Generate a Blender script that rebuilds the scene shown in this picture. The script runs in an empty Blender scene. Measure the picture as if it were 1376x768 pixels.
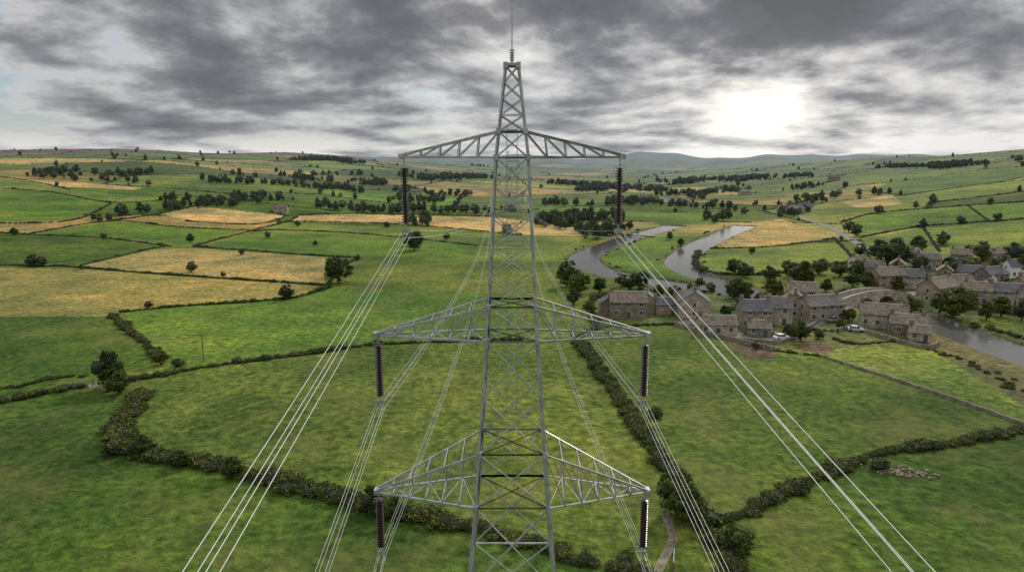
import bpy, math, random
import numpy as np
from mathutils import Vector, Matrix
random.seed(7); rng=np.random.default_rng(7)
sc=bpy.context.scene
EYE=46.0; PITCH=math.radians(10.3); FPX=917.0
cP,sP=math.cos(PITCH),math.sin(PITCH)

# ------------------------------------------------------------------ terrain form
def sst(t):
    t=np.clip(t,0,1); return t*t*(3-2*t)
def height(x,y):
    x=np.asarray(x,float); y=np.asarray(y,float)
    r=np.hypot(x,y); th=np.degrees(np.arctan2(x,y))
    A=np.interp(th,[-180,-90,-37,-27,-18,-12,-6,0,8,14,20,27,37,90,180],[40,80,66,72,64,52,36,24,10,12,28,50,66,80,40])
    r0=np.interp(th,[-180,-37,-20,-8,0,12,18,26,37,180],[600,330,400,560,760,900,740,440,300,600])
    r1=np.interp(th,[-180,-37,-20,-8,0,12,18,26,37,180],[1900,1750,1900,2300,2700,3000,2700,2000,1750,1900])
    t=np.clip((r-r0)/(r1-r0),0,1)
    h=A*(.6*sst(t)+.4*np.sin(t*math.pi/2)**1.3*sst(t*5))
    B=np.interp(th,[-40,-15,0,8,15,25,40],[6,18,40,52,48,30,14])
    h=h+B*sst((r-3000)/1300)*(.75+0.25*np.sin(th*.7)+.16*np.sin(th*1.9+1))+B*1.35*sst((r-5400)/1600)*(.8+.34*np.sin(th*.5+2))
    m=sst((r-470)/600)
    h=h+m*(5.6*np.sin(x/190+1.3)*np.cos(y/210)+3.0*np.sin(x/95+y/140)+1.0*np.sin(x/47-y/70))
    n=sst((200-r)/50)*sst((70-x)/40)
    h=h+n*(.35*np.sin(x/17+.6)*np.cos(y/14)+.2*np.sin(x/7+y/9))
    return h
RS=np.geomspace(45,9000,3500)
def G(px,py,rmax=2600):
    dx=(px-688)/FPX; dv=(py-384)/FPX
    X=dx; Y=cP-dv*sP; Z=-sP-dv*cP
    L=math.hypot(X,Y); X/=L;Y/=L;Z/=L
    d=EYE+RS*Z-height(RS*X,RS*Y)
    k=np.argmax(d<=0)
    if d[k]>0 or RS[k]>rmax: r=rmax
    elif k==0: r=RS[0]
    else:
        a,b=d[k-1],d[k]; r=RS[k-1]+(RS[k]-RS[k-1])*a/(a-b)
    return (r*X,r*Y)
def GP(pts): return np.array([G(*p) for p in pts])
def inpoly(x,y,poly):
    res=np.zeros(x.shape,bool)
    mn=poly.min(0);mx=poly.max(0)
    sel=np.where((x>=mn[0])&(x<=mx[0])&(y>=mn[1])&(y<=mx[1]))[0]
    if len(sel)==0: return res
    xs=x[sel];ys=y[sel];ins=np.zeros(len(sel),bool)
    n=len(poly);j=n-1
    for i in range(n):
        xi,yi=poly[i];xj,yj=poly[j]
        if yi!=yj:
            c=((yi>ys)!=(yj>ys))&(xs<(xj-xi)*(ys-yi)/(yj-yi)+xi)
            ins^=c
        j=i
    res[sel]=ins
    return res
def smooth_line(P,step=3.0):
    P=np.asarray(P,float); out=[]
    n=len(P)
    for i in range(n-1):
        p0=P[max(i-1,0)];p1=P[i];p2=P[i+1];p3=P[min(i+2,n-1)]
        m=max(2,int(np.linalg.norm(p2-p1)/step))
        for k in range(m):
            t=k/m
            out.append(.5*((2*p1)+(-p0+p2)*t+(2*p0-5*p1+4*p2-p3)*t*t+(-p0+3*p1-3*p2+p3)*t**3))
    out.append(P[-1]); return np.array(out)

# ------------------------------------------------------------------ helpers
def npmesh(name,V,Q,mats=(),midx=None,smooth=False):
    V=np.asarray(V,np.float32);Q=np.asarray(Q,np.int32);k=Q.shape[1]
    me=bpy.data.meshes.new(name)
    me.vertices.add(len(V));me.vertices.foreach_set("co",V.ravel())
    me.loops.add(Q.size);me.loops.foreach_set("vertex_index",Q.ravel())
    me.polygons.add(len(Q));me.polygons.foreach_set("loop_start",np.arange(0,Q.size,k,dtype=np.int32))
    for m in mats: me.materials.append(m)
    if midx is not None: me.polygons.foreach_set("material_index",np.asarray(midx,np.int32))
    me.polygons.foreach_set("use_smooth",np.full(len(Q),smooth))
    me.update(calc_edges=True)
    return me
def obj(name,me,parent=None,loc=None,rotz=0,scale=None):
    o=bpy.data.objects.new(name,me); sc.collection.objects.link(o)
    if parent: o.parent=parent
    if loc is not None: o.location=loc
    o.rotation_euler[2]=rotz
    if scale is not None: o.scale=scale
    return o
class MB:
    def __init__(s): s.V=[];s.F=[];s.M=[]
    def box(s,x0,x1,y0,y1,z0,z1,m=0):
        b=len(s.V); s.V+=[(x,y,z) for z in (z0,z1) for y in (y0,y1) for x in (x0,x1)]
        for f in ((0,2,3,1),(4,5,7,6),(0,1,5,4),(2,6,7,3),(0,4,6,2),(1,3,7,5)):
            s.F.append(tuple(b+i for i in f));s.M.append(m)
    def face(s,pts,m=0):
        b=len(s.V);s.V+=list(pts);s.F.append(tuple(range(b,b+len(pts))));s.M.append(m)
    def strut(s,p,q,w,m=0):
        p=Vector(p);q=Vector(q);d=(q-p)
        if d.length<1e-4:return
        d.normalize();u=d.cross(Vector((0,0,1)))
        if u.length<.05:u=d.cross(Vector((0,1,0)))
        u.normalize();v=d.cross(u);t=w*.16+.004
        pr=[(0,0),(w,0),(w,t),(t,t),(t,w),(0,w)]
        b=len(s.V)
        for e in (p,q):
            for a,c in pr: s.V.append(tuple(e+u*(a-w*.4)+v*(c-w*.4)))
        for i in range(6):
            j=(i+1)%6;s.F.append((b+i,b+j,b+6+j,b+6+i));s.M.append(m)
    def cyl(s,p,q,r0,r1,n=8,m=0,caps=True):
        p=Vector(p);q=Vector(q);d=(q-p).normalized();u=d.cross(Vector((0,0,1)))
        if u.length<.05:u=d.cross(Vector((0,1,0)))
        u.normalize();v=d.cross(u);b=len(s.V)
        for e,r in ((p,r0),(q,r1)):
            for i in range(n):
                a=2*math.pi*i/n;s.V.append(tuple(e+u*(r*math.cos(a))+v*(r*math.sin(a))))
        for i in range(n):
            j=(i+1)%n;s.F.append((b+i,b+j,b+n+j,b+n+i));s.M.append(m)
        if caps:
            s.F.append(tuple(b+i for i in range(n)));s.M.append(m)
            s.F.append(tuple(b+n+i for i in range(n)));s.M.append(m)
    def mesh(s,name,mats):
        me=bpy.data.meshes.new(name);me.from_pydata([tuple(v) for v in s.V],[],s.F)
        for m in mats:me.materials.append(m)
        me.polygons.foreach_set("material_index",s.M);me.update()
        return me

# ------------------------------------------------------------------ materials
def newmat(name):
    m=bpy.data.materials.new(name);m.use_nodes=True
    nt=m.node_tree;b=nt.nodes["Principled BSDF"];return m,nt,b
def noise(nt,vec,scale,detail=4,rough=.55,dist=0):
    n=nt.nodes.new("ShaderNodeTexNoise");n.inputs["Scale"].default_value=scale
    n.inputs["Detail"].default_value=detail;n.inputs["Roughness"].default_value=rough;n.inputs["Distortion"].default_value=dist
    if vec is not None: nt.links.new(vec,n.inputs["Vector"])
    return n.outputs["Fac"]
def ramp(nt,fac,stops,interp='LINEAR'):
    r=nt.nodes.new("ShaderNodeValToRGB");cr=r.color_ramp;cr.interpolation=interp
    while len(cr.elements)<len(stops):cr.elements.new(.5)
    for e,(p,c) in zip(cr.elements,stops):
        e.position=p;e.color=(c[0],c[1],c[2],1) if not isinstance(c,(int,float)) else (c,c,c,1)
    nt.links.new(fac,r.inputs["Fac"]);return r.outputs["Color"]
def mix(nt,a,b,fac,mode='MIX'):
    n=nt.nodes.new("ShaderNodeMix");n.data_type='RGBA';n.blend_type=mode
    for k,v in ((6,a),(7,b),(0,fac)):
        if isinstance(v,(int,float)) : n.inputs[k].default_value=v if k==0 else (v,v,v,1)
        elif isinstance(v,tuple): n.inputs[k].default_value=(v[0],v[1],v[2],1)
        else: nt.links.new(v,n.inputs[k])
    return n.outputs[2]
def math_(nt,op,a,b=None,c=None,clamp=False):
    n=nt.nodes.new("ShaderNodeMath");n.operation=op;n.use_clamp=clamp
    for i,v in enumerate((a,b,c)):
        if v is None:continue
        if isinstance(v,(int,float)):n.inputs[i].default_value=v
        else:nt.links.new(v,n.inputs[i])
    return n.outputs[0]
def vmath(nt,op,a,b=None,out=0):
    n=nt.nodes.new("ShaderNodeVectorMath");n.operation=op
    for i,v in enumerate((a,b)):
        if v is None:continue
        if isinstance(v,tuple):n.inputs[i].default_value=v
        else:nt.links.new(v,n.inputs[i])
    return n.outputs[out]
def maprange(nt,v,a,b,c=0,d=1,smooth=False):
    mr=nt.nodes.new("ShaderNodeMapRange");nt.links.new(v,mr.inputs[0])
    if smooth: mr.interpolation_type='SMOOTHSTEP'
    for i,q in enumerate((a,b,c,d)): mr.inputs[i+1].default_value=q
    return mr.outputs[0]
def bump(nt,b,hgt,strength,dist):
    n=nt.nodes.new("ShaderNodeBump");n.inputs["Strength"].default_value=strength;n.inputs["Distance"].default_value=dist
    nt.links.new(hgt,n.inputs["Height"]);nt.links.new(n.outputs[0],b.inputs["Normal"])
def paint_haze(nt,col,haze=(.165,.21,.24),near=450,far=5000,mx=.90,pw=.8):  # distance haze painted into the base colour, growing with range from the origin
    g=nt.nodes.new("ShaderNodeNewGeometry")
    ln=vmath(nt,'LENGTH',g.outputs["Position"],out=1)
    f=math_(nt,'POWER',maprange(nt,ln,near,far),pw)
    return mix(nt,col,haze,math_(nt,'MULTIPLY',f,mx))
def simple(name,col,rough=.7,metal=0,var=.25,scale=2.0,bmp=0,spec=.3):
    m,nt,b=newmat(name)
    tc=nt.nodes.new("ShaderNodeTexCoord").outputs["Object"]
    n=noise(nt,tc,scale,2,.6)
    c=ramp(nt,n,[(.3,tuple(x*(1-var) for x in col)),(.7,tuple(x*(1+var) for x in col))])
    nt.links.new(c,b.inputs["Base Color"]);b.inputs["Roughness"].default_value=rough;b.inputs["Metallic"].default_value=metal
    b.inputs["Specular IOR Level"].default_value=spec
    if bmp: bump(nt,b,n,bmp,.05)
    return m

M_steel=simple("galvanised_steel",(.37,.385,.40),.40,.35,.30,1.5,spec=.5)
M_cable=simple("aluminium_cable",(.48,.49,.50),.45,.3,.1,1)
M_ins=simple("brown_insulator_glaze",(.045,.026,.024),.25,0,.2,4,spec=.5)
M_slates=[simple("slate_roof",(.135,.12,.11),.75,0,.40,.9),simple("stone_flag_roof",(.19,.155,.12),.85,0,.40,1.1),simple("blue_slate_roof",(.10,.10,.11),.65,0,.3,.9)]
M_white=simple("white_paint",(.7,.7,.68),.5,0,.08,2)
M_glass=simple("window_glass",(.02,.024,.03),.12,0,.2,2,spec=.8)
M_door=simple("painted_door",(.06,.09,.10),.5,0,.1,2)
M_rubber=simple("tyre_rubber",(.02,.02,.02),.8,0,.1,3)
M_wood=simple("weathered_wood",(.16,.13,.10),.85,0,.3,4)
M_conc=simple("concrete",(.33,.32,.30),.9,0,.15,2)
M_rubble=simple("rubble_stone",(.20,.16,.12),.9,0,.4,2.5)
def stonemat(name,col):
    m,nt,b=newmat(name)
    tc=nt.nodes.new("ShaderNodeTexCoord").outputs["Object"]
    v=nt.nodes.new("ShaderNodeTexVoronoi");v.inputs["Scale"].default_value=2.2;nt.links.new(tc,v.inputs["Vector"])
    n=noise(nt,tc,.6,3,.6)
    c1=mix(nt,tuple(x*.62 for x in col),tuple(x*1.3 for x in col),v.outputs["Color"])
    c=mix(nt,c1,ramp(nt,n,[(.3,.55),(.75,1.25)]),1.0,'MULTIPLY')
    nt.links.new(c,b.inputs["Base Color"]);b.inputs["Roughness"].default_value=.9
    return m
M_stone=[stonemat("gritstone_wall",(.34,.28,.205)),stonemat("pale_stone_wall",(.43,.37,.29)),stonemat("dark_stone_wall",(.23,.195,.155))]
M_dress=simple("dressed_stone",(.40,.37,.31),.85,0,.15,2)
M_road=simple("asphalt_lane",(.16,.155,.145),.9,0,.15,.5)
M_track=simple("gravel_track",(.19,.17,.12),.95,0,.45,.9)

def groundmat():
    m,nt,b=newmat("pasture")
    g=nt.nodes.new("ShaderNodeTexCoord").outputs["Object"]
    at=nt.nodes.new("ShaderNodeAttribute");at.attribute_name="fieldcol"
    c=at.outputs["Color"]
    big=noise(nt,g,.014,2,.6); mid=noise(nt,g,.085,5,.68); fine=noise(nt,g,.6,3,.72)
    c=mix(nt,c,ramp(nt,big,[(.36,(.58,.66,.70)),(.5,(1,1,1)),(.64,(1.5,1.25,1.1))]),1.0,'MULTIPLY')  # broad pasture mottling; its colour also stands in for cloud-shadow patches
    c=mix(nt,c,ramp(nt,mid,[(.3,(.55,.66,.58)),(.5,(1.0,1.0,1.0)),(.68,(1.55,1.27,1.35))]),.95,'MULTIPLY')
    c=mix(nt,c,ramp(nt,fine,[(.28,(.26,.34,.30)),(.5,(1,1,1)),(.70,(1.95,1.72,1.95))]),.95,'MULTIPLY')
    s_=noise(nt,vmath(nt,'ADD',g,(91,33,0)),.045,4,.7);sm=ramp(nt,s_,[(.50,0.0),(.66,1.0)])
    c=mix(nt,c,(.165,.15,.052),math_(nt,'MULTIPLY',sm,.42))
    t=noise(nt,g,.26,2,.6); tm=ramp(nt,t,[(.57,0.0),(.67,1.0)])
    c=mix(nt,c,(.032,.052,.012),math_(nt,'MULTIPLY',tm,.5))
    c=paint_haze(nt,c,near=650)  # haze painted over the far land
    nt.links.new(c,b.inputs["Base Color"]);b.inputs["Roughness"].default_value=.95
    b.inputs["Specular IOR Level"].default_value=.1
    bump(nt,b,fine,1.0,.7)
    return m
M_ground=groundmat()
HAZE_PAINT=(.165,.215,.24)
def leafmat(name,dark,light):
    m,nt,b=newmat(name)
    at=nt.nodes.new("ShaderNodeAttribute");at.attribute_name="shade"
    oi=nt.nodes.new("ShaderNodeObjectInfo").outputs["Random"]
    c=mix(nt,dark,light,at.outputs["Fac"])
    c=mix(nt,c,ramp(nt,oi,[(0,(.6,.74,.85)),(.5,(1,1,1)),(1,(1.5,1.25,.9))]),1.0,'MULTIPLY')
    c=paint_haze(nt,c,HAZE_PAINT,280,3900,.95,.60)  # haze painted over far foliage
    nt.links.new(c,b.inputs["Base Color"]);b.inputs["Roughness"].default_value=.7
    b.inputs["Specular IOR Level"].default_value=.15
    return m
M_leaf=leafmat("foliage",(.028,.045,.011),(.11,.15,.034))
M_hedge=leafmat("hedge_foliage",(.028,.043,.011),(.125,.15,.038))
m_,nt_,b_=newmat("foliage_core");nt_.links.new(paint_haze(nt_,mix(nt_,(.026,.034,.013),(.026,.034,.013),0.0),HAZE_PAINT,280,3900,.95,.60),b_.inputs["Base Color"]);b_.inputs["Roughness"].default_value=.95;M_core=m_  # dark solid core that makes crowns and bushes opaque
M_bark=simple("bark",(.08,.065,.05),.9,0,.3,5)
mw,nt,b=newmat("river_water")
b.inputs["Base Color"].default_value=(.09,.09,.08,1);b.inputs["Roughness"].default_value=.12
b.inputs["Specular IOR Level"].default_value=.5;b.inputs["IOR"].default_value=3.2
tc=nt.nodes.new("ShaderNodeTexCoord").outputs["Object"];bump(nt,b,noise(nt,tc,.5,3,.6),.25,.16)
M_water=mw

# ------------------------------------------------------------------ layout traced in image pixels, projected onto the terrain
riverA=smooth_line(GP([(905,303),(885,308),(850,317),(808,332),(785,345),(798,359),(840,370),(890,379),(940,385),(985,391),(1040,399),(1100,405),(1165,407),(1215,416),(1262,434),(1310,452),(1376,476),(1440,497)]))
riverB=smooth_line(GP([(1000,303),(975,313),(945,326),(921,341),(915,354),(938,367),(972,378),(1000,391)]))
rivpts=np.vstack([riverA,riverB])
def rivdist(x,y):
    d=np.full(x.shape,1e9)
    for i in range(0,len(rivpts)):
        d=np.minimum(d,(x-rivpts[i,0])**2+(y-rivpts[i,1])**2)
    return np.sqrt(d)
COL=dict(gA=(.056,.104,.015),gB=(.094,.136,.023),gC=(.080,.125,.020),gD=(.080,.152,.021),gE=(.118,.172,.030),ty=(.215,.20,.058),tan=(.37,.285,.11),tn2=(.30,.245,.085),
         dirt=(.10,.075,.05),vil=(.085,.115,.038),rough=(.10,.105,.045))
fields=[
 ('gA',[(-80,560),(0,540),(110,520),(180,516),(165,600),(400,655),(520,690),(640,712),(760,745),(850,768),(850,900),(-300,900),(-200,700)]),
 ('gB',[(185,515),(330,487),(505,463),(640,457),(775,460),(800,490),(860,580),(915,660),(935,690),(960,720),(990,768),(850,768),(760,745),(640,710),(400,655),(235,615),(165,600),(165,575)]),
 ('gC',[(775,458),(805,440),(905,436),(960,455),(1100,478),(1376,572),(1500,600),(1376,578),(1200,605),(1060,660),(1000,690),(935,700),(860,580)]),
 ('gA',[(1600,570),(1376,580),(1200,607),(1060,662),(1000,692),(935,702),(990,768),(990,900),(1700,900)]),
 ('gA',[(-100,425),(140,425),(215,485),(110,516),(0,538),(-100,555)]),
 ('gD',[(165,420),(330,405),(440,388),(640,395),(700,395),(700,455),(505,462),(260,494),(185,508),(215,480)]),
 ('gE',[(1040,470),(1250,462),(1376,520),(1500,565),(1376,570),(1100,478)]),
 ('ty',[(-100,360),(90,360),(200,368),(430,384),(400,398),(250,410),(165,418),(140,425),(-100,425)]),
 ('tn2',[(110,357),(200,336),(260,333),(440,345),(435,380),(200,366)]),
 ('gA',[(-100,312),(40,315),(140,320),(230,331),(90,357),(-100,356)]),
 ('gD',[(40,314),(150,297),(240,305),(330,309),(260,330),(230,330),(140,319)]),
 ('gD',[(265,331),(335,312),(380,309),(560,321),(640,330),(640,350),(480,346),(340,337)]),
 ('gE',[(340,311),(385,298),(560,305),(700,318),(700,330),(560,320)]),
 ('gB',[(480,347),(640,350),(760,352),(775,455),(700,455),(700,395),(440,386),(455,360)]),
 ('tan',[(215,287),(262,277),(385,290),(345,300),(250,296)]),
 ('tan',[(400,290),(470,287),(660,291),(770,306),(785,317),(700,316),(560,303),(470,299),(385,297)]),
 ('gE',[(700,318),(785,318),(760,352),(640,350),(640,330),(700,331)]),
 ('gD',[(820,338),(880,318),(960,316),(905,342),(908,358),(960,380),(860,368),(800,350)]),
 ('gD',[(725,272),(960,290),(960,300),(890,303),(870,296),(820,284),(725,284)]),
 ('gE',[(940,336),(1130,326),(1150,350),(1050,366),(960,366),(935,352)]),
 ('tn2',[(965,316),(1000,300),(1050,294),(1120,320),(1040,330),(955,333)]),
 ('tan',[(1130,272),(1200,262),(1212,275),(1150,279)]),
 ('ty',[(1010,272),(1060,262),(1140,252),(1190,246),(1180,252),(1090,268)]),
 ('gE',[(1215,262),(1300,250),(1376,242),(1440,240),(1440,252),(1376,256),(1260,270)]),
 ('gD',[(1130,300),(1180,286),(1300,276),(1376,272),(1440,275),(1376,292),(1240,303),(1150,318)]),
 ('gE',[(1155,320),(1240,305),(1376,295),(1440,292),(1440,330),(1376,322),(1300,338),(1230,342),(1175,335)]),
 ('tan',[(40,241),(110,246),(190,252),(180,255),(90,251),(30,247)]),
 ('gD',[(-60,252),(40,252),(150,272),(90,296),(-60,300)]),('gE',[(-60,236),(20,240),(95,255),(230,268),(150,273),(60,256),(-60,250)]),
 ('gA',[(240,262),(330,270),(460,284),(400,288),(270,274)]),
 ('vil',[(800,400),(905,395),(1000,392),(1120,380),(1180,345),(1290,340),(1500,370),(1500,470),(1330,425),(1262,440),(1250,462),(1040,472),(960,452),(905,434),(805,438)]),
 ('rough',[(1240,462),(1262,445),(1376,498),(1500,540),(1500,600),(1376,545)]),
 ('dirt',[(975,462),(1010,458),(1045,470),(1040,484),(1000,480)]),
 ('dirt',[(1070,462),(1100,460),(1125,468),(1110,474),(1080,472)]),
]
fieldsW=[(c,GP(p)) for c,p in fields]
CU,CV,ROT=220.0,150.0,.30
cr_,sr_=math.cos(ROT),math.sin(ROT)
def hsh(i,j,k):
    v=np.sin(i*127.1+j*311.7+k*74.7)*43758.5453
    return v-np.floor(v)
def vor(x,y):
    u=(x*cr_+y*sr_)/CU+.15*np.sin(y/400);v=(-x*sr_+y*cr_)/CV+.15*np.sin(x/350)
    iu=np.floor(u);iv=np.floor(v)
    F1=np.full(x.shape,1e9);F2=F1.copy();ID=np.zeros(x.shape);
    for a in (-1,0,1):
        for b_ in (-1,0,1):
            ci=iu+a;cj=iv+b_
            pu=ci+.15+.7*hsh(ci,cj,1);pv=cj+.15+.7*hsh(ci,cj,2)
            d=np.hypot((u-pu)*CU,(v-pv)*CV);idv=hsh(ci,cj,3)
            lt=d<F1
            F2=np.where(lt,F1,np.minimum(F2,d));ID=np.where(lt,idv,ID);F1=np.where(lt,d,F1)
    return (F2-F1)*.5,ID
far_cols=np.array([COL['gA'],COL['gD'],COL['gE'],COL['gB'],COL['gC'],(.15,.19,.038),COL['ty'],COL['gD'],COL['gE'],COL['tn2'],COL['gA'],(.095,.145,.035)])
# ------------------------------------------------------------------ ground
radii=[6.0]
while radii[-1]<9500: radii.append(radii[-1]+max(1.0,.0062*radii[-1]))
radii=np.array(radii)
ang=np.concatenate([np.arange(-48,48,.16),np.arange(48,312,4.0)])
na,nr=len(ang),len(radii)
A_,R_=np.meshgrid(np.radians(ang),radii)
X=(R_*np.sin(A_)).ravel();Y=(R_*np.cos(A_)).ravel()
Z=height(X,Y)
rr=np.hypot(X,Y)
C=np.tile(np.array(COL['gC']),(len(X),1))
vd,vid=vor(X,Y)
farm=rr>425
ci=(vid*len(far_cols)).astype(int)%len(far_cols)
C[farm]=far_cols[ci[farm]]*(.65+.6*((vid[farm]*97)%1))[:,None]
hd=farm&(vd<(1.2+rr*.0014))
traced=np.zeros(len(X),bool)
for c,pw in fieldsW:
    s=inpoly(X,Y,pw); C[s]=COL[c]; traced|=s
hd&=~traced
C[hd]=(.026,.040,.014)
tt=np.degrees(np.arctan2(X,Y))
moor=sst((Z-52-4*np.sin(X/150)-3*np.sin(Y/190))/8)*np.where(tt<-12,1,.35)*(rr>1250)
C=C*(1-moor[:,None])+np.array((.105,.065,.038))*moor[:,None]
near=np.where(rr<620)[0]
rd=np.full(len(X),1e9);rd[near]=rivdist(X[near],Y[near])
def rwid(r): return np.interp(r,[200,260,330,450],[6.8,6.6,6.6,7.0])
RW=rwid(rr)
Z=Z-1.7*sst((RW+1.8-rd)/2.6)
bank=sst((RW+3.6-rd)/3)
C=C*(1-bank[:,None])+np.array((.09,.09,.04))*bank[:,None]
V=np.stack([X,Y,Z],1)
i=np.arange(nr-1)[:,None]*na;j=np.arange(na)[None,:];j2=(j+1)%na
Q=np.stack([(i+j),(i+j2),(i+na+j2),(i+na+j)],-1).reshape(-1,4)
V=np.vstack([V,[[0,0,float(height(0,0.01))]]]);C=np.vstack([C,[COL['gA']]])
cen=len(V)-1
jj=np.arange(0,na-1,2);Qc=np.stack([np.full(len(jj),cen),(jj+2)%na,(jj+1)%na,jj],-1)
Q=np.vstack([Q[:,::-1],Qc])
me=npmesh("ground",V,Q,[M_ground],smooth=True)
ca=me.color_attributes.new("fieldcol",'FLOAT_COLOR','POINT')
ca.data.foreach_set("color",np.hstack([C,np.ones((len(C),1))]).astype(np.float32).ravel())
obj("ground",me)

def strip(name,P,w,zoff,mat,flat=None,parent=None):
    T=np.gradient(P,axis=0);T/=np.linalg.norm(T,axis=1)[:,None]+1e-9
    Nn=np.stack([-T[:,1],T[:,0]],1)
    ks=np.linspace(-.5,.5,4);V=[]
    for k in ks:
        q=P+Nn*w*k;z=np.full(len(q),flat) if flat is not None else height(q[:,0],q[:,1])+zoff
        V.append(np.stack([q[:,0],q[:,1],z],1))
    n=len(P);V=np.vstack(V);Q=[]
    for a in range(3):
        for b_ in range(n-1): Q.append((a*n+b_+1,a*n+b_,(a+1)*n+b_,(a+1)*n+b_+1))
    me=npmesh(name,V,Q,[mat],smooth=True);return obj(name,me,parent)
strip("river",riverA,22,0,M_water,flat=-.60)
strip("river",riverB,22,0,M_water,flat=-.61)
roads=[[(1062,286),(1085,295),(1120,308),(1150,326),(1170,338),(1200,352),(1235,372),(1245,392)],
       [(905,437),(960,430),(1000,455),(1060,452),(1120,418),(1140,412)],
       [(1210,398),(1245,392),(1300,396),(1376,392),(1450,395)]]
for rp in roads: strip("lane",smooth_line(GP(rp)),4.6,.14,M_road)
strip("farm_track",smooth_line(GP([(893,690),(899,705),(904,725),(893,748),(880,775)]),1.0),1.1,.05,M_track)
strip("farm_track",smooth_line(GP([(92,520),(112,518),(130,519)]),1.0),2.2,.06,M_track)

# ------------------------------------------------------------------ foliage templates
def leafquads(Cn,size,rg):
    n=len(Cn);a=rg.normal(size=(n,3));a/=np.linalg.norm(a,axis=1)[:,None]
    b_=rg.normal(size=(n,3));b_-=a*(a*b_).sum(1)[:,None];b_/=np.linalg.norm(b_,axis=1)[:,None]
    s=(size*rg.uniform(.6,1.35,n))[:,None]
    V=np.stack([Cn-a*s,Cn-b_*s*.62,Cn+a*s,Cn+b_*s*.62],1).reshape(-1,3)
    return V,np.arange(n*4).reshape(-1,4)
def ico(r,c,sq,rg):
    import bmesh
    bm=bmesh.new();bmesh.ops.create_icosphere(bm,subdivisions=2,radius=1)
    V=np.array([v.co[:] for v in bm.verts]);Fq=np.array([[v.index for v in f.verts] for f in bm.faces]);bm.free()
    V=V*(r*(1+rg.uniform(-.15,.15,len(V))))[:,None]*np.array(sq)+np.array(c);return V,Fq
def build_foliage(name,clumps,per,leaf,rg,mat,trunk=None,cores=None):
    Vs=[];Qs=[];Sh=[];Mi=[];o=0
    for c,r,sh in clumps:
        n=int(per)
        d=rg.normal(size=(n,3));d/=np.linalg.norm(d,axis=1)[:,None]
        P=np.array(c)+d*(r*rg.uniform(.25,1.05,n)**.6)[:,None]*np.array([1,1,.75])
        V,Q=leafquads(P,leaf,rg);Vs.append(V);Qs.append(Q+o);o+=len(V)
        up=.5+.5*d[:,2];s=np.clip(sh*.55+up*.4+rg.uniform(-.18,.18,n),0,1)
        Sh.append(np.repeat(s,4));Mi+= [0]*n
    mesh_parts=[tuple(f) for f in np.vstack(Qs)]
    V=np.vstack(Vs);shv=np.concatenate(Sh)
    extraV=[];F=mesh_parts
    if cores:
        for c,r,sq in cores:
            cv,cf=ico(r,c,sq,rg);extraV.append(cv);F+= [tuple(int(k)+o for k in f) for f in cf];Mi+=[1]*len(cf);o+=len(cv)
    if trunk:
        mb=MB()
        for p,q,a,b_ in trunk: mb.cyl(p,q,a,b_,7)
        tv=np.array([tuple(v) for v in mb.V]);extraV.append(tv)
        F+=[tuple(k+o for k in f) for f in mb.F];Mi+=[2]*len(mb.F);o+=len(tv)
    if extraV: V=np.vstack([V]+extraV);shv=np.concatenate([shv,np.zeros(o-len(shv))])
    me=bpy.data.meshes.new(name);me.from_pydata(V.tolist(),[],F)
    for m in (mat,M_core,M_bark):me.materials.append(m)
    me.polygons.foreach_set("material_index",Mi)
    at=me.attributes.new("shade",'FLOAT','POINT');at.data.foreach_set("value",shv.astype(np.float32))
    me.update();return me
def tree_mesh(seed,wide=1.0,conic=False,per=56,leaf=.30):
    rg=np.random.default_rng(seed)
    cl=[];tr=[((0,0,-.3),(rg.normal()*.1,rg.normal()*.1,3.2),.34,.24)]
    top=Vector(tr[0][1]);tr.append((tuple(top),(rg.normal()*.4,rg.normal()*.4,7),.24,.08))
    nb=9
    for k in range(nb):
        a=2*math.pi*k/nb+rg.uniform(-.3,.3);z0=rg.uniform(1.6,4.2);L=rg.uniform(2,3.3)*wide
        p=(0,0,z0);q=(math.cos(a)*L,math.sin(a)*L,z0+rg.uniform(.3,2.0));tr.append((p,q,.13,.04))
        cl.append((q,rg.uniform(.9,1.4),rg.uniform(0,1)))
    lob=rg.uniform(.75,1.2,8)
    for k in range(46):
        d=rg.normal(size=3);d/=np.linalg.norm(d);f=rg.uniform(.45,1.0)**.6
        z=5.2+d[2]*4.1*f
        R=3.6*wide*lob[int((math.atan2(d[1],d[0])+math.pi)/6.2832*7.99)]*(1.0 if not conic else (1.25-.09*z))
        cl.append(((d[0]*R*f,d[1]*R*f,z),rg.uniform(.6,1.3),rg.uniform(0,1)))
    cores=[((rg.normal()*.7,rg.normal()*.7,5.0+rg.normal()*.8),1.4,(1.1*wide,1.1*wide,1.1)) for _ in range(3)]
    return build_foliage("broadleaf_tree_mesh",cl,per,leaf,rg,M_leaf,tr,cores)
def bush_mesh(seed,per=26,leaf=.12):
    rg=np.random.default_rng(seed);cl=[]
    for k in range(17):
        d=rg.normal(size=3);d/=np.linalg.norm(d);d[2]=abs(d[2])*.9
        f=rg.uniform(.65,1);cl.append(((d[0]*.85*f,d[1]*.85*f,.35+d[2]*.8*f),rg.uniform(.25,.5),rg.uniform(0,1)))
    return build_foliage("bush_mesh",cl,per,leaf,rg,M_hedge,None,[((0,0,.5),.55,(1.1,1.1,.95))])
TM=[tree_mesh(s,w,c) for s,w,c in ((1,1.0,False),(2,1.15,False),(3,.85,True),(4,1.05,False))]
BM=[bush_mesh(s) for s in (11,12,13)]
TF=[tree_mesh(s,w,c,14,.55) for s,w,c in ((5,1.0,False),(6,1.2,False),(7,.85,True),(8,1.05,False))]
BF=bush_mesh(14,6,.24)

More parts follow.
